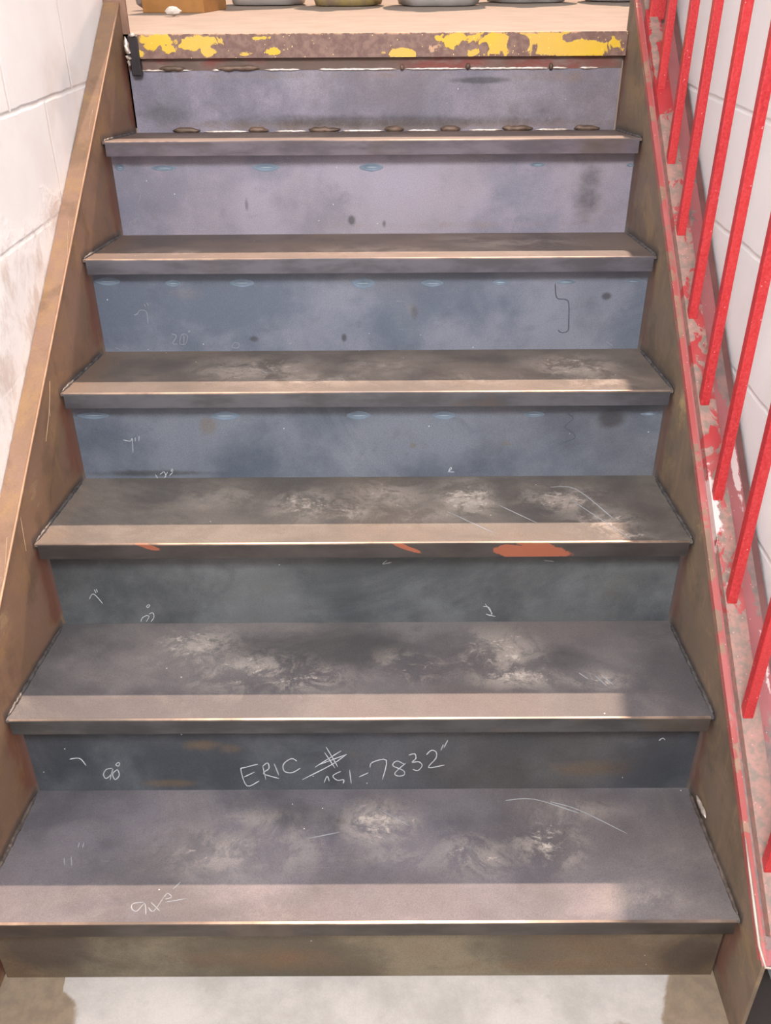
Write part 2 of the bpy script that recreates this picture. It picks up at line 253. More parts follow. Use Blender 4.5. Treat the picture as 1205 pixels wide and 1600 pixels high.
M_slag = simple('brown_weld_scale', srgb(104, 84, 70), .55, .25, .3, 40, bump=.6)

def stringer_mat(name, base, base2, streak, red):
    s = NT(name); at = s.attr(); n = s.noise(5, 7, .65); col = s.mix(s.step(n, .35, .65), base, base2)
    n2 = s.noise(9, 10, .74, stretch=(1, .8, 1.3), dist=.5, off=(2, 2, 2)); col = s.mix(s.step(n2, .48, .66, 0, .75), col, streak)
    n3 = s.noise(11, 5, .6, off=(7, 1, 1)); col = s.mix(s.step(n3, .5, .66, 0, .6), col, tuple(x*.62 for x in base))
    nb = s.noise(14, 6, .6, off=(1, 9, 1))
    col = s.mix(s.math('MULTIPLY', s.step(s.math('ADD', at[2], s.math('MULTIPLY', s.math('SUBTRACT', nb, .5), 1.8)), .35, .95), .75), col, red)
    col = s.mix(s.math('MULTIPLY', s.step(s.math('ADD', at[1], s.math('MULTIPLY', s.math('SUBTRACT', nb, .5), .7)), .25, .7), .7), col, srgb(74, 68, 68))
    col = s.mix(s.math('MULTIPLY', s.step(s.math('ADD', at[0], s.math('MULTIPLY', s.math('SUBTRACT', n2, .5), 2.0)), .3, .8), .7), col, srgb(190, 165, 125))
    g = s.noise(400, 2, .5); col = s.mix(1.0, col, s.mix(g, (.85, .85, .85), (1.15, 1.15, 1.15)), 'MULTIPLY')
    st2 = s.noise(22, 6, .7, stretch=(1, 1.4, .25), off=(8, 3, 2)); col = s.mix(s.step(st2, .55, .7, 0, .5), col, streak)
    s.bump(n2, .25); return s.done(col, .62, .1)
M_strL = stringer_mat('left_stringer_rust', srgb(128, 100, 78), srgb(136, 106, 88), srgb(148, 116, 78), srgb(122, 70, 52))
M_strR = stringer_mat('right_stringer_rust', srgb(116, 101, 84), srgb(124, 106, 92), srgb(146, 122, 90), srgb(112, 74, 64))

def peel(name, paint, paint2, bare, bare2, amount, sc=14, white=None, stretch=(1, 1, 1), PK=.45):
    """chipped paint over worn metal; stain R = extra paint, G = bare, B = white splash"""
    s = NT(name); at = s.attr()
    n = s.noise(sc, 8, .62, stretch=stretch, dist=.8); n2 = s.noise(sc*2.5, 6, .6, off=(4, 4, 4)); n3 = s.noise(4, 4, .6, off=(1, 2, 8))
    pc = s.mix(s.step(n3, .38, .62), paint, paint2); bc = s.mix(s.step(n2, .35, .65), bare, bare2)
    v = s.math('ADD', n, s.math('SUBTRACT', s.math('MULTIPLY', at[0], PK), s.math('MULTIPLY', at[1], .45)))
    f = s.step(v, amount, amount + .04)
    col = s.mix(f, bc, pc)
    if white: col = s.mix(s.step(s.math('ADD', at[2], s.math('MULTIPLY', s.math('SUBTRACT', n2, .5), 1.6)), .5, .7), col, white)
    v2 = s.n('ShaderNodeTexVoronoi'); v2.inputs['Scale'].default_value = 90; s.L(s.co, v2.inputs['Vector'])
    col = s.mix(s.math('LESS_THAN', v2.outputs['Distance'], .09), col, tuple(min(1, x*1.6 + .1) for x in paint2))
    s.bump(s.math('ADD', f, n2), .35); return s.done(col, .42, 0.)
M_bar = peel('chipped_red_bar_paint', srgb(160, 40, 44), srgb(160, 82, 80), srgb(122, 108, 98), srgb(158, 118, 108), .51, 30, srgb(205, 186, 182), (1, .7, .7))
M_flange = peel('faded_pink_paint', srgb(160, 96, 96), srgb(152, 84, 86), srgb(112, 100, 96), srgb(144, 112, 106), .40, 17, srgb(205, 186, 182))
M_lipR = peel('pink_edge_paint', srgb(160, 78, 74), srgb(170, 96, 92), srgb(130, 104, 88), srgb(150, 116, 96), .42, 10)
M_toe = simple('maroon_toe', srgb(108, 70, 66), .6, 0, .15, 15)
M_angle = peel('peeling_yellow_paint', srgb(212, 172, 50), srgb(206, 168, 78), srgb(110, 82, 74), srgb(132, 104, 92), .66, 30, srgb(190, 150, 120), (1, 1, .9), .55)
def redpaint():
    s = NT('glossy_red_paint'); n = s.noise(30, 6, .6, stretch=(1, 1, .25)); n2 = s.noise(260, 3, .6)
    col = s.mix(s.step(n, .35, .65), srgb(156, 20, 28), srgb(172, 32, 34)); col = s.mix(s.step(n2, .3, .75), col, srgb(186, 56, 58))
    v = s.n('ShaderNodeTexVoronoi'); v.inputs['Scale'].default_value = 110; s.L(s.co, v.inputs['Vector'])
    col = s.mix(s.math('MULTIPLY', s.math('LESS_THAN', v.outputs['Distance'], .12), s.math('GREATER_THAN', s.noise(30, 2), .58)), col, srgb(235, 150, 150))
    s.bump(n2, .5, .001); return s.done(col, .38)
M_red = redpaint()
def dirtyred():
    s = NT('old_red_primer'); at = s.attr(); n = s.noise(14, 7, .65, stretch=(1, 2, 3)); n2 = s.noise(4, 4)
    col = s.mix(s.step(n, .4, .62), srgb(118, 62, 54), srgb(118, 98, 90)); col = s.mix(s.step(n2, .45, .6), col, srgb(96, 78, 68)); s.bump(n, .3)
    return s.done(col, .7)
M_primer = dirtyred()

def wall_mat(name, c, c2, stain, zc, y0, rough_z, warm=None):
    """painted 200 mm concrete block; joints at measured courses; rough smeared plaster low down"""
    s = NT(name); x, y, z = s.xyz()
    def saw(v, off, per):   # distance to nearest joint
        t = s.math('FRACT', s.math('DIVIDE', s.math('SUBTRACT', v, off), per)); t = s.math('MINIMUM', t, s.math('SUBTRACT', 1.0, t)); return s.math('MULTIPLY', t, per)
    wob = s.math('MULTIPLY', s.math('SUBTRACT', s.noise(12, 4), .5), .008)
    course = s.math('FLOOR', s.math('DIVIDE', s.math('SUBTRACT', z, zc), .2))
    shift = s.math('MULTIPLY', s.math('MODULO', s.math('ABSOLUTE', course), 2.0), .165)
    dz = saw(s.math('ADD', z, wob), zc, .2); dy = saw(s.math('ADD', s.math('ADD', y, shift), wob), y0, .333)
    j = s.math('MINIMUM', dz, dy); n = s.noise(7, 6, .6); nf = s.noise(60, 5, .6)
    col = s.mix(s.step(n, .35, .65), c, c2)
    jf = s.step(j, .001, .006, 1, 0)
    rz = s.step(s.math('ADD', z, s.math('MULTIPLY', s.math('SUBTRACT', n, .5), .25)), rough_z - .04, rough_z + .04, 1, 0)
    jf = s.math('MULTIPLY', jf, s.math('SUBTRACT', 1.0, s.math('MULTIPLY', rz, .8)))
    col = s.mix(s.math('MULTIPLY', jf, .11), col, tuple(x*.6 for x in stain))
    st = s.noise(8, 10, .74, stretch=(1, 1.3, .8), off=(5, 5, 5), dist=.25)
    col = s.mix(s.math('MULTIPLY', rz, s.step(st, .46, .62, 0, .6)), col, stain)
    col = s.mix(s.step(s.noise(3, 5, .6, off=(9, 1, 4)), .55, .75, 0, .3), col, stain)
    h = s.math('ADD', s.math('MULTIPLY', jf, -1.0), s.math('ADD', s.math('MULTIPLY', nf, .15), s.math('MULTIPLY', s.math('MULTIPLY', st, rz), 3.2)))
    s.bump(h, .35, .006); return s.done(col, .6)
M_wL = wall_mat('left_block_wall_paint', srgb(236, 230, 228), srgb(240, 236, 234), srgb(192, 170, 154), 1.168, 1.09, .98)
M_wR = wall_mat('right_block_wall_paint', srgb(238, 240, 240), srgb(243, 244, 244), srgb(214, 212, 208), 1.16, 1.400, -1.0)

def concrete(name, c, c2, dark):
    s = NT(name); at = s.attr(); n = s.noise(8, 8, .65); n2 = s.noise(45, 5, .6)
    col = s.mix(s.step(n, .33, .66), c, c2); col = s.mix(s.step(n2, .6, .75, 0, .3), col, tuple(x*.75 for x in c))
    nb = s.noise(9, 8, .65, off=(3, 3, 3), dist=.5)
    col = s.mix(s.math('MULTIPLY', s.step(s.math('ADD', at[2], s.math('MULTIPLY', s.math('SUBTRACT', nb, .5), .5)), .42, .52), .92), col, s.mix(s.step(n2, .3, .7), srgb(112, 94, 76), srgb(128, 110, 88)))
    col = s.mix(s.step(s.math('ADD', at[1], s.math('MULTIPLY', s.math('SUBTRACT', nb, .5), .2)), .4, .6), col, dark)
    g = s.noise(300, 2); col = s.mix(1.0, col, s.mix(g, (.9, .9, .9), (1.1, 1.1, 1.1)), 'MULTIPLY')
    s.bump(n2, .15); return s.done(col, .85)
M_floor = concrete('floor_concrete', srgb(160, 154, 147), srgb(182, 175, 169), srgb(52, 44, 40))
M_land = concrete('landing_concrete', srgb(148, 132, 118), srgb(160, 142, 128), srgb(84, 72, 62))
M_brownsteel = simple('brown_painted_steel', srgb(128, 96, 78), .6, .1, .15, 12)

# ------------------------------------------------------------------ the setting
def floor_mask(x, y, z):
    left = np.clip((-0.43 - x) * 12 + .5, 0, 1) * np.clip((.262 - y) * 20 + .2 + (x < -.46) * .8, 0, 1)
    right = np.clip((x - .47 - np.clip(y - .2, 0, 1) * .5) * 14 + .5, 0, 1)
    brown = np.maximum(left, right); brown = np.maximum(brown, blobs(x, y, [(.40, .19, .05, .02, .5)]))
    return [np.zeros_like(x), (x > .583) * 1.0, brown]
def box_plate(name, x0, x1, y0, y1, z, th, nu, nv, mat, masks=None):
    return plate(name, (x0, y0, z), (x1, y0, z), (x0, y1, z), (x1, y1, z), (0, 0, -th), nu, nv, mat, masks)
struct(box_plate('floor', -.9, .9, -2.2, .6, 0, .1, 320, 240, M_floor, floor_mask))
def land_mask(x, y, z):
    return [0*x, blobs(x, y, [(-.12, 1.93, .06, .03, .45), (-.42, 2.5, .12, .05, .25)]) , 0*x]
struct(box_plate('floor', -2.5, 2.5, 1.7220, 6.5, ZN[6] - .001, .26, 200, 200, M_land, land_mask))
def wall(name, x0, x1, y0, y1, z0, z1, mat):
    b = MB(); b.prism([(X(x0, y0), y0, z0), (X(x1, y0), y0, z0), (X(x1, y0), y0, z1), (X(x0, y0), y0, z1)], [(X(x0, y1), y1, z0), (X(x1, y1), y1, z0), (X(x1, y1), y1, z1), (X(x0, y1), y1, z1)])
    return struct(b.build(name, mat))
wall('wall_left', -.80, -.603, -2.2, 1.74, 0, 3.6, M_wL)
wall('wall_right', .656, .86, -2.2, 1.735, 0, 3.6, M_wR)
M_back = simple('back_wall_paint', srgb(205, 196, 186), .8, 0, .05, 4)
b = MB(); b.box(-2.5, 2.5, 6.5, 6.6, 1.2, 3.7); struct(b.build('wall_back', M_back))
# door jamb at the head of the stairs, right side
b = MB(); b.box(X(.592, 1.73) , X(.656, 1.73), 1.736, 1.80, ZN[6], 3.6); b.box(X(.656, 1.73), X(.9, 1.73), 1.736, 1.80, ZN[6], 3.6)
struct(b.build('trim_1', M_brownsteel, bevel=.003))

# ------------------------------------------------------------------ staircase
stair = empty('staircase', (0, 0, 0), 'steel pan staircase with bare grey steps between rusty side stringers, climbing to the landing', 'staircase')
def ribbon(mb, pts, w, plane_pt, to3d, h=.0006):
    """hand-drawn stroke: a low ridge of chalk along 2-D points"""
    P = [Vector(p) for p in pts]
    Q = []
    for i in range(len(P) - 1):      # Catmull-Rom smoothing
        p0 = P[max(i-1, 0)]; p1 = P[i]; p2 = P[i+1]; p3 = P[min(i+2, len(P)-1)]
        for t in (0, .25, .5, .75):
            Q.append(.5*((2*p1) + (p2-p0)*t + (2*p0-5*p1+4*p2-p3)*t*t + (3*p1-p0-3*p2+p3)*t**3))
    Q.append(P[-1])
    for i in range(len(Q)):
        pass
    vs = []; n = len(Q)
    for i, q in enumerate(Q):
        t = (Q[min(i+1, n-1)] - Q[max(i-1, 0)])
        t = t.normalized() if t.length > 1e-7 else Vector((1, 0))
        nn = Vector((-t.y, t.x)); ww = w * (.35 if i in (0, n-1) else (.8 + .4*random.random()))
        for s_, hh in ((-.5, 0), (-.3, h), (.3, h), (.5, 0)):
            vs.append(to3d(q + nn*ww*s_, hh))
    fs = []
    for i in range(n-1):
        for k in range(3): fs.append((i*4+k, i*4+k+1, (i+1)*4+k+1, (i+1)*4+k))
        fs.append((i*4+3, i*4, (i+1)*4, (i+1)*4+3))
    fs += [(0, 1, 2, 3), ((n-1)*4+3, (n-1)*4+2, (n-1)*4+1, (n-1)*4)]
    mb.add(vs, fs)
random.seed(7)
def clusters(strokes, gap):
    def near(a, b): return min(math.hypot(p[0]-q[0], p[1]-q[1]) for p in a for q in b) < gap
    out = []
    for s in strokes:
        hit = [g for g in out if any(near(s, t) for t in g)]
        for g in hit: out.remove(g)
        out.append(sum(hit, []) + [s])
    return out

def bead(p0, p1, r, step=.006, jit=.35, n=8, squash=(1, 1), gaps=()):
    """a ropey weld bead"""
    mb = MB(); p0 = Vector(p0); p1 = Vector(p1); L = (p1 - p0).length; k = max(3, int(L/step)); pts = []; rs = []
    for i in range(k + 1):
        t = i/k; pts.append(p0.lerp(p1, t) + Vector((random.uniform(-1, 1), random.uniform(-1, 1), random.uniform(-1, 1)))*r*.18)
        e = min(1, 4*t + .15, 4*(1-t) + .15) if L < .15 else min(1, 12*t + .3, 12*(1-t) + .3)
        rs.append(r*e*(1 + jit*(.3*math.sin(i*.55 + 1) + random.uniform(-.3, .3))))
    mb.tube(pts, rs, n, squash); return mb

TT = .005
for k in range(1, 7):
    i = k - 1
    yn, zn, yf, zf = YN[i], ZN[i], YF[k], ZF[k]
    tl = MB(); gx = .0035
    t = plate('stair_tread', (X(-WT+gx*.3, yn), yn + .002, zn), (X(WT-gx*.3, yn), yn + .002, zn), (X(-WT+gx*.3, yf), yf, zf), (X(WT-gx*.3, yf), yf, zf), (0, 0, -TT),
              520, 130, tread_mats[k],
              lambda x, y, z, k=k, yn=yn: [blobs(x, y, DUST.get(k, [])), blobs(x, y, DARK.get(k, [])), np.clip((np.abs(x - .05) - .5) * 6, 0, .5) * (k > 2) + .12*(k > 3)],
              stair)
    # folded-down nosing
    def nmask(x, y, z, k=k, zn=zn):
        top = np.clip((z - (zn - .0022)) / .0012, 0, 1)  # pale top edge: bare worn metal with its bevel highlight painted in
        x = x + (z - zn + .015)*1.9; pr = blobs(x, z, [(.285, zn - .022, .055, .016, 1.0), (.33, zn - .012, .03, .02, .9), (.10, zn - .008, .012, .014, .9), (-.335, zn - .004, .014, .01, .9)]) if k == 3 else 0*x
        return [top * (.55 + .45*np.sin(x*9 + k)), 0*x, pr]
    nz = plate('nosing', (X(-WN, yn), yn, zn - LIP), (X(WN, yn), yn, zn - LIP), (X(-WN, yn), yn, zn + .0005), (X(WN, yn), yn, zn + .0005), (0, .004, 0), 400, 24, nos_mats[k], nmask, t)
    # side weld beads along the tread
    for sx in (-1, 1):
        y0, y1 = (yn + .012, yf - .015)
        p0 = (X(sx*(WT - .001), y0), y0, zn + (zf-zn)*(y0-yn)/(yf-yn) + .0005); p1 = (X(sx*(WT - .001), y1), y1, zn + (zf-zn)*(y1-yn)/(yf-yn) + .0005)
        bead(p0, p1, .0036, .003, .4).build('weld_bead', M_beadd if k in (2, 3, 4, 5, 6) else M_bead, t, smooth=True)
    if k in TCHALK:
        sl = (zf - zn)/(yf - yn)
        for grp in clusters(TCHALK[k], .03):
          mb = MB()
          for s in grp: ribbon(mb, s, .0022 if k > 1 else .0018, None, lambda q, h: (q.x, q.y, zn + sl*(q.y - yn) + .0003 + h))
          mb.build('chalk_mark', M_chalkf, t)

for k in range(0, 7):
    yf, zf = YF[k], ZF[k]
    ztop = ZN[k] - (.006 if k < 6 else .0746)
    z0 = zf + .0002 if k else .001
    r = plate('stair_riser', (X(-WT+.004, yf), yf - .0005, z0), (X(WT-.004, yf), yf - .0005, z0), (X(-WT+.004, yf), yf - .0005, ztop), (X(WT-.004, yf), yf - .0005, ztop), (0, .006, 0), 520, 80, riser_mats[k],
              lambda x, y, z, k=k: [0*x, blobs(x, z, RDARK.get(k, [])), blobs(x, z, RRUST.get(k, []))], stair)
    yy = yf - .0007
    if k in CHALK:
        for grp in clusters(CHALK[k], .024):
            mb = MB()
            for s in grp: ribbon(mb, s, .0018 if k == 1 else .0014, None, lambda q, h: (q.x, yy - h, q.y))
            mb.build('chalk_writing', M_chalk if k < 4 else M_chalkf, r)
    for (hx, hz, rx, rz) in HEAT.get(k, []):
        mb = MB(); n = 28; vs = []
        for q, h in ((1, 0), (.86, .0008), (.72, .0003), (0.05, .0004)):
            for a in range(n):
                th = 2*math.pi*a/n; e = abs(math.cos(th))**.8
                vs.append((hx + rx*q*math.cos(th), yy - h, hz + rz*q*math.sin(th)*(1 - .25*e)))
        fs = [(c*n + a, c*n + (a+1) % n, (c+1)*n + (a+1) % n, (c+1)*n + a) for c in range(3) for a in range(n)] + [tuple(3*n + a for a in range(n))]
        mb.add(vs, fs); o = mb.build('weld_heat_mark', M_heat, r, smooth=True)
        mb = MB(); mb.tube([(hx - rx*.55, yy - .0006, hz), (hx - rx*.2, yy - .0009, hz), (hx + rx*.25, yy - .0009, hz), (hx + rx*.6, yy - .0006, hz)], [.0003, .0013, .0012, .0003], 6)
        mb.build('weld_heat_mark', M_heat2, r, smooth=True)
    if k == 4:
        mb = MB(); ribbon(mb, [(.399, .825), (.405, .795), (.423, .791), (.431, .782), (.435, .741), (.435, .724), (.422, .720), (.414, .726)], .0022, None, lambda q, h: (q.x, yy - h, q.y), .0003)
        mb.build('dark_stain_line', M_ink, r)
    if k == 3:
        mb = MB(); ribbon(mb, [(.400, .648), (.412, .638), (.404, .628), (.398, .618), (.412, .609), (.420, .597), (.408, .590), (.398, .586)], .0018, None, lambda q, h: (q.x, yy - h, q.y), .0003)
        mb.build('dark_stain_line', M_ink, r)
    if k in (1, 2):   # weld run under the nosing on the two lowest full risers
        zz = ZN[k] - LIP + .001; y = YN[k] + .006
        segs = {1: [(-.50, -.05), (-.04, .16), (.165, .50)], 2: [(-.53, -.46), (-.40, -.06), (-.03, .05), (.1, .30), (.46, .55)]}[k]
        for a, c in segs: bead((a, y, zz - .001), (c, y, zz - .001), .0028, .006, .5).build('weld_bead', M_bead, r, smooth=True)
    if k == 6:
        for a, c in [(-.445, -.382), (-.267, -.219), (-.126, -.05), (.055, .098), (.185, .233), (.331, .402), (.50, .56)]:
            bead((a, yf - .004, zf + .005), (c, yf - .004, zf + .005), .0085, .007, .4, squash=(1, .8)).build('weld_bead', M_slag, r, smooth=True)
        for a, c in [(-.373, -.269), (-.204, -.129), (-.046, .052), (.108, .181), (.253, .331), (.41, .49)]:
            bead((a, yf - .003, zf + .002), (c, yf - .003, zf + .002), .0028, .006, .2).build('weld_bead', M_beadb, r, smooth=True)
        for a, c in [(-.509, -.385), (-.341, -.319), (-.221, -.137), (-.096, .083), (.10, .243), (.248, .43), (.436, .474), (.50, .545)]:
            bead((a, yf - .002, ztop + .0005), (c, yf - .002, ztop + .0005), .0026, .006, .4).build('weld_bead', M_beadb, r, smooth=True)
        for a, c in [(-.46, -.40), (-.33, -.23), (.09, .10), (.24, .25), (.43, .44)]:
            bead((a, yf - .003, ztop + .004), (c, yf - .003, ztop + .004), .006, .007, .5).build('weld_bead', M_slag, r, smooth=True)

# old primer strip behind the new top riser, under the landing edge
plate('primer_strip', (X(-WT+.003, 1.712), 1.7135, 1.1735), (X(WT-.003, 1.712), 1.7135, 1.1735), (X(-WT+.003, 1.712), 1.7135, 1.2), (X(WT-.003, 1.712), 1.7135, 1.2), (0, .004, 0), 60, 6, M_primer, None, stair, 'old dark red primer strip under the landing edge')

# stringers: channel web + outward flange, plumb cut at the foot
def relL(y): return .141 - .063*y
def relR(y): return .0705
def stringer(side, rel, y0, y1, mat):
    # web as a finely divided plate in the sloping band
    off = side * (WT + .0015); nu, nv = 500, 60
    lo = -.26
    P = lambda y, r: (X(off, y), y, SL*y + r)
    def msk(x, y, z):
        red = np.zeros_like(x); dk = np.zeros_like(x)
        for k in range(0, 7):
            d = YF[k] - y; hh = (z - ZF[k]) / .17
            nosez = ZN[k] - LIP if k < 6 else 1.2
            red = np.maximum(red, np.clip(1.25 - d/ (.062 if side < 0 else .05), 0, 1) * (d > -.02) * (z < nosez + .012) * (z > ZF[k] - .02) * np.clip(hh*6, 0, 1))
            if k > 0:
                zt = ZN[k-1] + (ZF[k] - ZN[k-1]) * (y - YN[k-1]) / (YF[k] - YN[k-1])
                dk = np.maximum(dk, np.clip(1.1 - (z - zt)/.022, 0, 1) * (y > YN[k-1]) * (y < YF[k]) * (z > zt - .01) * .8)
        sc = blobs(y, z, [(.95, .80, .05, .05, .7), (.90, .74, .03, .06, .6), (.70, .58, .03, .05, .5)]) if side > 0 else blobs(y, z, [(.55, .50, .05, .03, .5), (.78, .60, .03, .05, .4)])
        return [sc, dk, red]
    # bottom edge follows slope but clamps to floor
    n = 60
    # web upper band
    w = plate('stringer', P(y0, lo), P(y1, lo), P(y0, rel(y0)), P(y1, rel(y1)), (side*.006, 0, 0), nu, nv, mat, msk, stair, floor_clip=True)
    return w
sL = stringer(-1, relL, .16, 1.725, M_strL); sL['label'] = 'left stringer, rust brown steel channel against the left wall'
sR = stringer(1, relR, .165, 1.725, M_strR); sR['label'] = 'right stringer, rusty steel channel with chipped red top under the railing'
def sloped(name, x0, x1, y0, y1, r0, r1, th, mat, parent, nu=400, nv=16, masks=None, label=None, r0b=None, r1b=None):
    """strip lying on the slope; r = height above nosing line at each end; b = at the x1 side"""
    if r0b is None: r0b = r0
    if r1b is None: r1b = r1
    return plate(name, (X(x0, y0), y0, SL*y0 + r0), (X(x0, y1), y1, SL*y1 + r1), (X(x1, y0), y0, SL*y0 + r0b), (X(x1, y1), y1, SL*y1 + r1b), (0, .6*th, -.8*th), nu, nv, mat, masks, parent, label)
# left flange
sloped('top_flange', -WT - .0005, -.6015, .16, 1.733, relL(.16) + .0005, relL(1.733) + .0005, .009, M_strL, sL)
# thin worn edge on the left stringer
mb = MB(); mb.tube([(X(-WT - .001, y), y, SL*y + relL(y) + .0002) for y in np.linspace(.17, 1.72, 30)], .0022, 6)
mb.build('worn_edge', simple('worn_edge_steel', srgb(176, 138, 110), .5, .2), sL, smooth=True)
# plate added at the left stringer head, slanted to shade the wall beside it
b = MB(); o1 = [(X(-.553, 1.73), 1.722, 1.05), (X(-.553, 1.73), 1.722, 1.60), (X(-.603, 1.73), 1.722, 1.335), (X(-.603, 1.73), 1.722, 1.05)]
b.prism(o1, [(x, 1.732, z) for x, _, z in o1]); b.build('shade_plate', M_brownsteel, sL, 'added brown steel plate that casts a wedge of shade on the left wall', bevel=.001)
# plumb-line scratches on the left web
M_scr = simple('scratch_bare', srgb(196, 164, 132), .5, .2)
def sc(pts, w=.0022):
    mb = MB(); ribbon(mb, pts, w, None, lambda q, h: (X(-WT - .0015, q.x) + .0004 + h, q.x, q.y), .0004); mb.build('scratch', M_scr, sL)
sc([(.93, .745), (.905, .705), (.86, .660)]); sc([(.905, .705), (.90, .690)]); sc([(.64, .60), (.60, .55)]); sc([(1.17, .97), (1.13, .915)])
sc([(1.42, 1.13), (1.38, 1.10)], .003); sc([(.52, .50), (.47, .43), (.44, .41)], .0015); sc([(.70, .60), (.69, .54)], .0015)

# right side flange, pink edge, maroon toe
fl = sloped('top_flange', WT + .0017, .640, .165, 1.733, .0712, .0712, .008, M_flange, sR, masks=lambda x, y, z: [blobs(y, z, [(.5, .44, .9, 1, .15)]), blobs(y, x, [(.92, .655, .05, .012, .9), (.62, .655, .04, .012, .9), (.28, .62, .14, .06, .8)]), blobs(y, x, [(.77, .648, .07, .006, .9), (.50, .645, .05, .005, .8)])])
sloped('painted_edge', WT + .0005, WT + .009, .170, 1.728, .0725, .0725, .0125, M_lipR, sR, nv=5)
sloped('flange_toe', .640, .652, .165, 1.735, .069, .069, .016, M_toe, sR, nv=4, label='maroon outer toe of the channel')
# rounded white-worn foot of the flange
mb = MB(); mb.tube([(X(WT+.001, y), y - .001, SL*y + .0725) for y in (.30, .26, .22, .185)] + [(X(WT+.006, .168), .164, .192), (X(.60, .165), .162, .190), (X(.640, .165), .162, .190)], [.0008, .0022, .0026, .0024, .0022, .002, .001], 6)
mb.build('worn_foot_edge', simple('bare_bright_edge', srgb(176, 160, 148), .5, .3), sR, smooth=True)
# right stringer long seam bead segments
bead((X(WT-.001, .30), .42, .192), (X(WT-.001, .36), .47, .187), .004).build('weld_bead', M_beadb, sR, smooth=True)

# small dark clip and bright weld at the head, left side
b = MB(); b.box(X(-.552, 1.7), X(-.530, 1.7), 1.694, 1.712, 1.165, 1.246); b.build('closing_clip', simple('black_clip', srgb(52, 46, 48), .4, .4), stair, 'small black steel clip at the top left corner', bevel=.002)
bead((X(-.555, 1.69), 1.692, 1.244), (X(-.553, 1.69), 1.691, 1.182), .006).build('weld_bead', M_beadb, stair, smooth=True)
bead((X(-.548, 1.69), 1.692, 1.2475), (X(-.532, 1.69), 1.692, 1.2475), .004).build('weld_bead', M_beadb, stair, smooth=True)

# ------------------------------------------------------------------ landing edge angle
def amask(x, y, z):
    def blobs(px, py, lst, w=1.25):
        m = np.zeros_like(px)
        for (cx, cy, rx, ry, q) in lst: m = np.maximum(m, q*np.clip(w - np.sqrt(((px-cx)/rx)**2 + ((py-cy)/ry)**2), 0, 1)**.6)
        return m
    yel = blobs(x, z, [(-.445, 1.236, .05, .013, .62), (-.36, 1.232, .05, .016, .66), (-.43, 1.218, .018, .016, .6), (-.345, 1.214, .02, .014, .6), (-.505, 1.209, .018, .010, .6), (-.20, 1.212, .018, .008, .6), (-.26, 1.209, .016, .006, .5), (-.22, 1.240, .03, .004, .45), (-.47, 1.225, .02, .01, .45),
                       (.09, 1.208, .035, .012, .68), (.22, 1.232, .05, .016, .6), (.30, 1.226, .05, .026, .66), (.41, 1.230, .07, .026, .66), (.50, 1.218, .08, .024, .72), (.44, 1.212, .06, .012, .62), (.25, 1.212, .03, .012, .55)])
    top = blobs(x, z, [(0, 1.2486, 9, .004, .8)])
    bare = blobs(x, z, [(.235, 1.222, .02, .015, .5), (.355, 1.225, .022, .016, 1.3), (.475, 1.237, .02, .008, .8), (.53, 1.236, .03, .01, .6), (.28, 1.218, .01, .01, .9)])
    return [yel, bare, top*.8 + blobs(x, z, [(-.12, 1.21, .05, .008, .4), (.17, 1.216, .03, .012, .7)])]
ang = plate('landing_edge_angle', (X(-.530, 1.7), 1.6996, 1.2), (X(.566, 1.7), 1.6996, 1.2), (X(-.530, 1.7), 1.6996, 1.2486), (X(.566, 1.7), 1.6996, 1.2486), (0, .0185, 0), 700, 40, M_angle, amask)
tag(ang, 'landing edge bar with peeling yellow paint over brown steel, above the top riser', 'stair edge')

# ------------------------------------------------------------------ railing
rail = empty('railing', (X(.589, .17), .17, .197), 'red painted steel railing with upright square bars along the right stringer', 'railing')
def bar_mask(x, y, z):
    return [blobs(y, x*0, [(1.48, 0, .09, 1, .4), (.98, 0, .08, 1, .12)]), blobs(y, x*0, [(.36, 0, .14, 1, .45), (.2, 0, .1, 1, .6), (1.33, 0, .05, 1, .4)]) + blobs(y, x, [(1.12, .60, .025, .008, 1), (.86, .60, .035, .008, 1), (1.50, .615, .04, .008, 1), (1.59, .625, .03, .006, .9), (.99, .598, .03, .006, 1)]), blobs(y, x, [(.70, .592, .055, .013, .95), (.60, .60, .03, .01, .5)])]
adopt(sloped('bottom_rail', .5785, .6085, .185, 1.728, .094, .094, .020, M_bar, None, 700, 22, bar_mask), rail)
BY = [1.442, 1.288, 1.150, 1.002, .860, .717, .575, .431, .258]
topz = lambda y: SL*y + 1.0
for y in BY:
    mb = MB(); x = X(.5885, y); h = .0078; z0 = SL*y + .088; z1 = topz(y)
    for za, zb in ((z0, z1),): mb.box(x - h, x + h, y - h, y + h, za, zb)
    o = adopt(mb.build('baluster', M_red, bevel=.0015), rail)
mb = MB(); x = .5885
def hr(y0, y1, r, w, t):
    mb.prism([(X(x-w, y0), y0, SL*y0 + r), (X(x+w, y0), y0, SL*y0 + r), (X(x+w, y0), y0, SL*y0 + r + t), (X(x-w, y0), y0, SL*y0 + r + t)],
             [(X(x-w, y1), y1, SL*y1 + r), (X(x+w, y1), y1, SL*y1 + r), (X(x+w, y1), y1, SL*y1 + r + t), (X(x-w, y1), y1, SL*y1 + r + t)])
hr(.20, 1.66, .99, .02, .012); adopt(mb.build('handrail', M_red, bevel=.003), rail)
# top post: flat red bar, paint running down on the stringer beside the first baluster
mb = MB(); mb.box(X(.585, 1.62), X(.618, 1.62), 1.60, 1.618, SL*1.6 + .088, SL*1.6 + 1.0); adopt(mb.build('top_post', M_red, bevel=.002), rail)

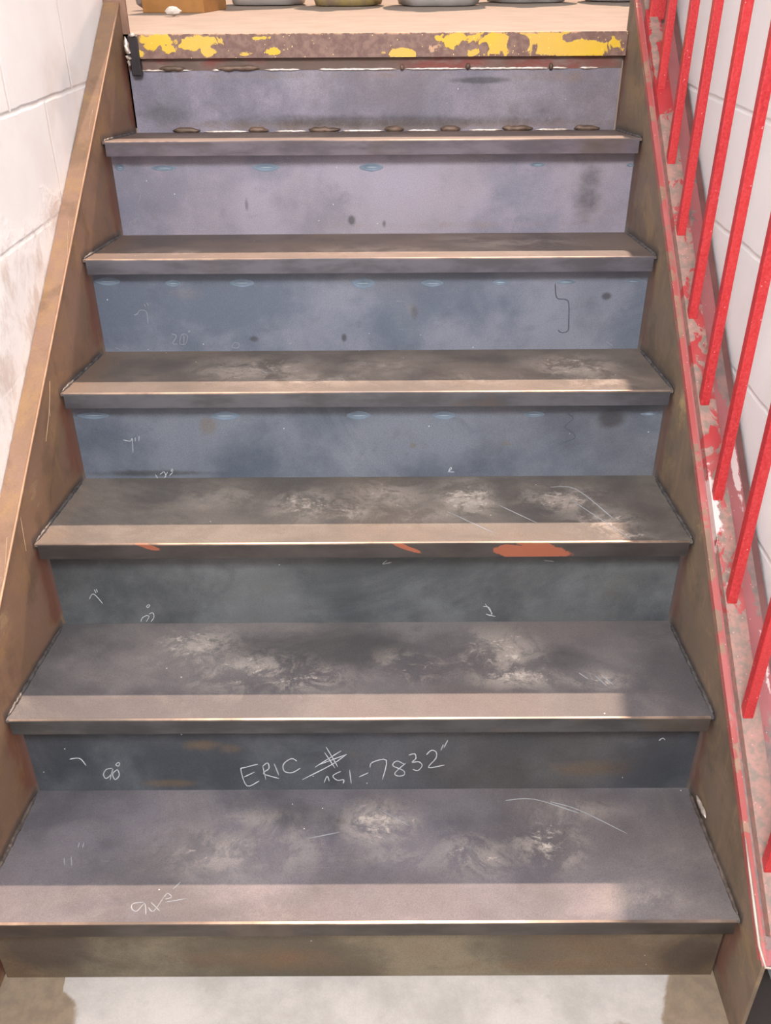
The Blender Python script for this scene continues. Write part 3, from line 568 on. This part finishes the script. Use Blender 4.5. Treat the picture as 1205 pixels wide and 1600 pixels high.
# ------------------------------------------------------------------ things on the landing
LZ = ZN[6] - .001
M_card = simple('cardboard', srgb(176, 124, 68), .8, 0, .06, 30); M_tape = simple('cardboard_flap', srgb(186, 136, 80), .8, 0, .05, 30)
bx = empty('cardboard_box', (-.55, 2.86, LZ), 'brown cardboard box standing on the landing near its left end', 'box')
mb = MB(); mb.box(-.15, .0, 0, .0, 0, 0) if False else None
ux = Vector((-.200, .03, 0)).normalized(); uy = Vector((.03, .26, 0)).normalized(); c0 = Vector((.03, -.15, 0))
def bq(mb, a0, a1, b0, b1, z0, z1):
    o0 = [c0 + ux*a + uy*b_ + Vector((0, 0, z0)) for a, b_ in ((a0, b0), (a1, b0), (a1, b1), (a0, b1))]; mb.prism(o0, [v + Vector((0, 0, z1-z0)) for v in o0])
mb = MB(); bq(mb, 0, .205, 0, .27, 0, .16); mb.build('box_body', M_card, bx, bevel=.002)
mb = MB(); bq(mb, 0, .205, .0, .134, .1605, .163); mb.build('flap', M_tape, bx); mb = MB(); bq(mb, 0, .205, .136, .27, .1605, .163); mb.build('flap', M_tape, bx)
M_sack = simple('white_plastic_sack', srgb(188, 184, 180), .45, 0, .1, 6, bump=.4); M_sack2 = simple('yellowed_sack', srgb(176, 152, 128), .5, 0, .25, 9, srgb(196, 176, 110), .4)
M_tie = simple('sack_tie', srgb(70, 66, 62), .6)
def sack(x, y, w, d, h, mat, label, rot=0, seed=0):
    rnd = random.Random(seed); nu, nv = 40, 22
    e = empty('sack', (x, y, LZ), label, 'sack', 'white sacks in a row on the landing')
    mb = MB(); vs = [(0, 0, .002)]
    ph = [rnd.uniform(0, 6.28) for _ in range(8)]
    for j in range(nv):
        t = j/(nv-1)
        prof = (.80 + .20*math.sin(min(1, t/.35)*math.pi/2)) if t < .35 else (1 - .82*((t-.35)/.65)**2.4)
        for i in range(nu):
            a = 2*math.pi*i/nu
            wr = 1 + .035*math.sin(5*a + ph[0] + 4*t) + .025*math.sin(9*a + ph[1] - 6*t) + .05*t*math.sin(13*a + ph[2])
            ca, sa = math.cos(a), math.sin(a); q = (abs(ca)**2.6 + abs(sa)**2.6)**(-1/2.6)
            vs.append((w/2*prof*wr*ca*q, d/2*prof*wr*sa*q, .003 + h*t + .012*math.sin(3*a + ph[3])*t))
    vs.append((0, 0, h*1.0))
    fs = [(0, 1 + (i+1) % nu, 1 + i) for i in range(nu)]
    for j in range(nv-1):
        for i in range(nu): fs.append((1 + j*nu + i, 1 + j*nu + (i+1) % nu, 1 + (j+1)*nu + (i+1) % nu, 1 + (j+1)*nu + i))
    fs += [(1 + (nv-1)*nu + i, 1 + (nv-1)*nu + (i+1) % nu, len(vs)-1) for i in range(nu)]
    mb.add(vs, fs); mb.build('sack_body', mat, e, smooth=True)
    mb = MB(); n = 12
    mb.tube([(0, 0, h*.99), (0, 0, h + .012), (0, 0, h + .03), (.01, .005, h + .06)], [w*.09, w*.05, w*.05, w*.11], n); mb.build('gathered_neck', mat, e, smooth=True)
    mb = MB(); mb.tube([(w*.055*math.cos(a), w*.055*math.sin(a), h + .02) for a in np.linspace(0, 6.28, 17)], .004, 6); mb.build('tie', M_tie, e)
    e.rotation_euler.z = rot
sack(-.385, 3.34, .33, .34, .46, M_sack, 'white plastic sack nearest the cardboard box on the landing', .1, 1)
sack(-.08, 3.22, .285, .30, .42, M_sack2, 'yellowish stained sack, second from the cardboard box', -.2, 2)
sack(.25, 3.18, .34, .36, .46, M_sack, 'white plastic sack in the middle of the row, right of the yellowish sack', .15, 3)
sack(.60, 3.42, .35, .34, .44, M_sack, 'white plastic sack second from the right end of the row', .3, 4)
sack(.96, 3.46, .30, .32, .44, M_sack, 'white plastic sack at the right end of the row', 0, 5)
def chip(name, x, y, z, r, mat, label, cat, seed):
    rnd = random.Random(seed); import bmesh
    bm = bmesh.new(); bmesh.ops.create_icosphere(bm, subdivisions=2, radius=1)
    for v in bm.verts:
        f_ = rnd.uniform(.75, 1.1); v.co = Vector((v.co.x*r[0]*f_, v.co.y*r[1]*f_, v.co.z*r[2]*rnd.uniform(.85, 1.05)))
    mz = min(v.co.z for v in bm.verts)
    me = bpy.data.meshes.new(name); bm.to_mesh(me); bm.free()
    o = link(name, me, mat); o.location = (x, y, z - mz); tag(o, label, cat); return o
M_chip = simple('plaster', srgb(214, 206, 196), .9); M_stone = simple('grey_stone', srgb(150, 138, 130), .9)
chip('plaster_chip', -.575, 2.50, LZ, (.024, .02, .014), M_chip, 'small white plaster chip on the landing in front of the cardboard box', 'rubble', 1)
chip('concrete_lump', -.755, 2.93, LZ, (.035, .03, .035), M_stone, 'grey concrete lump on the landing left of the cardboard box', 'rubble', 2)
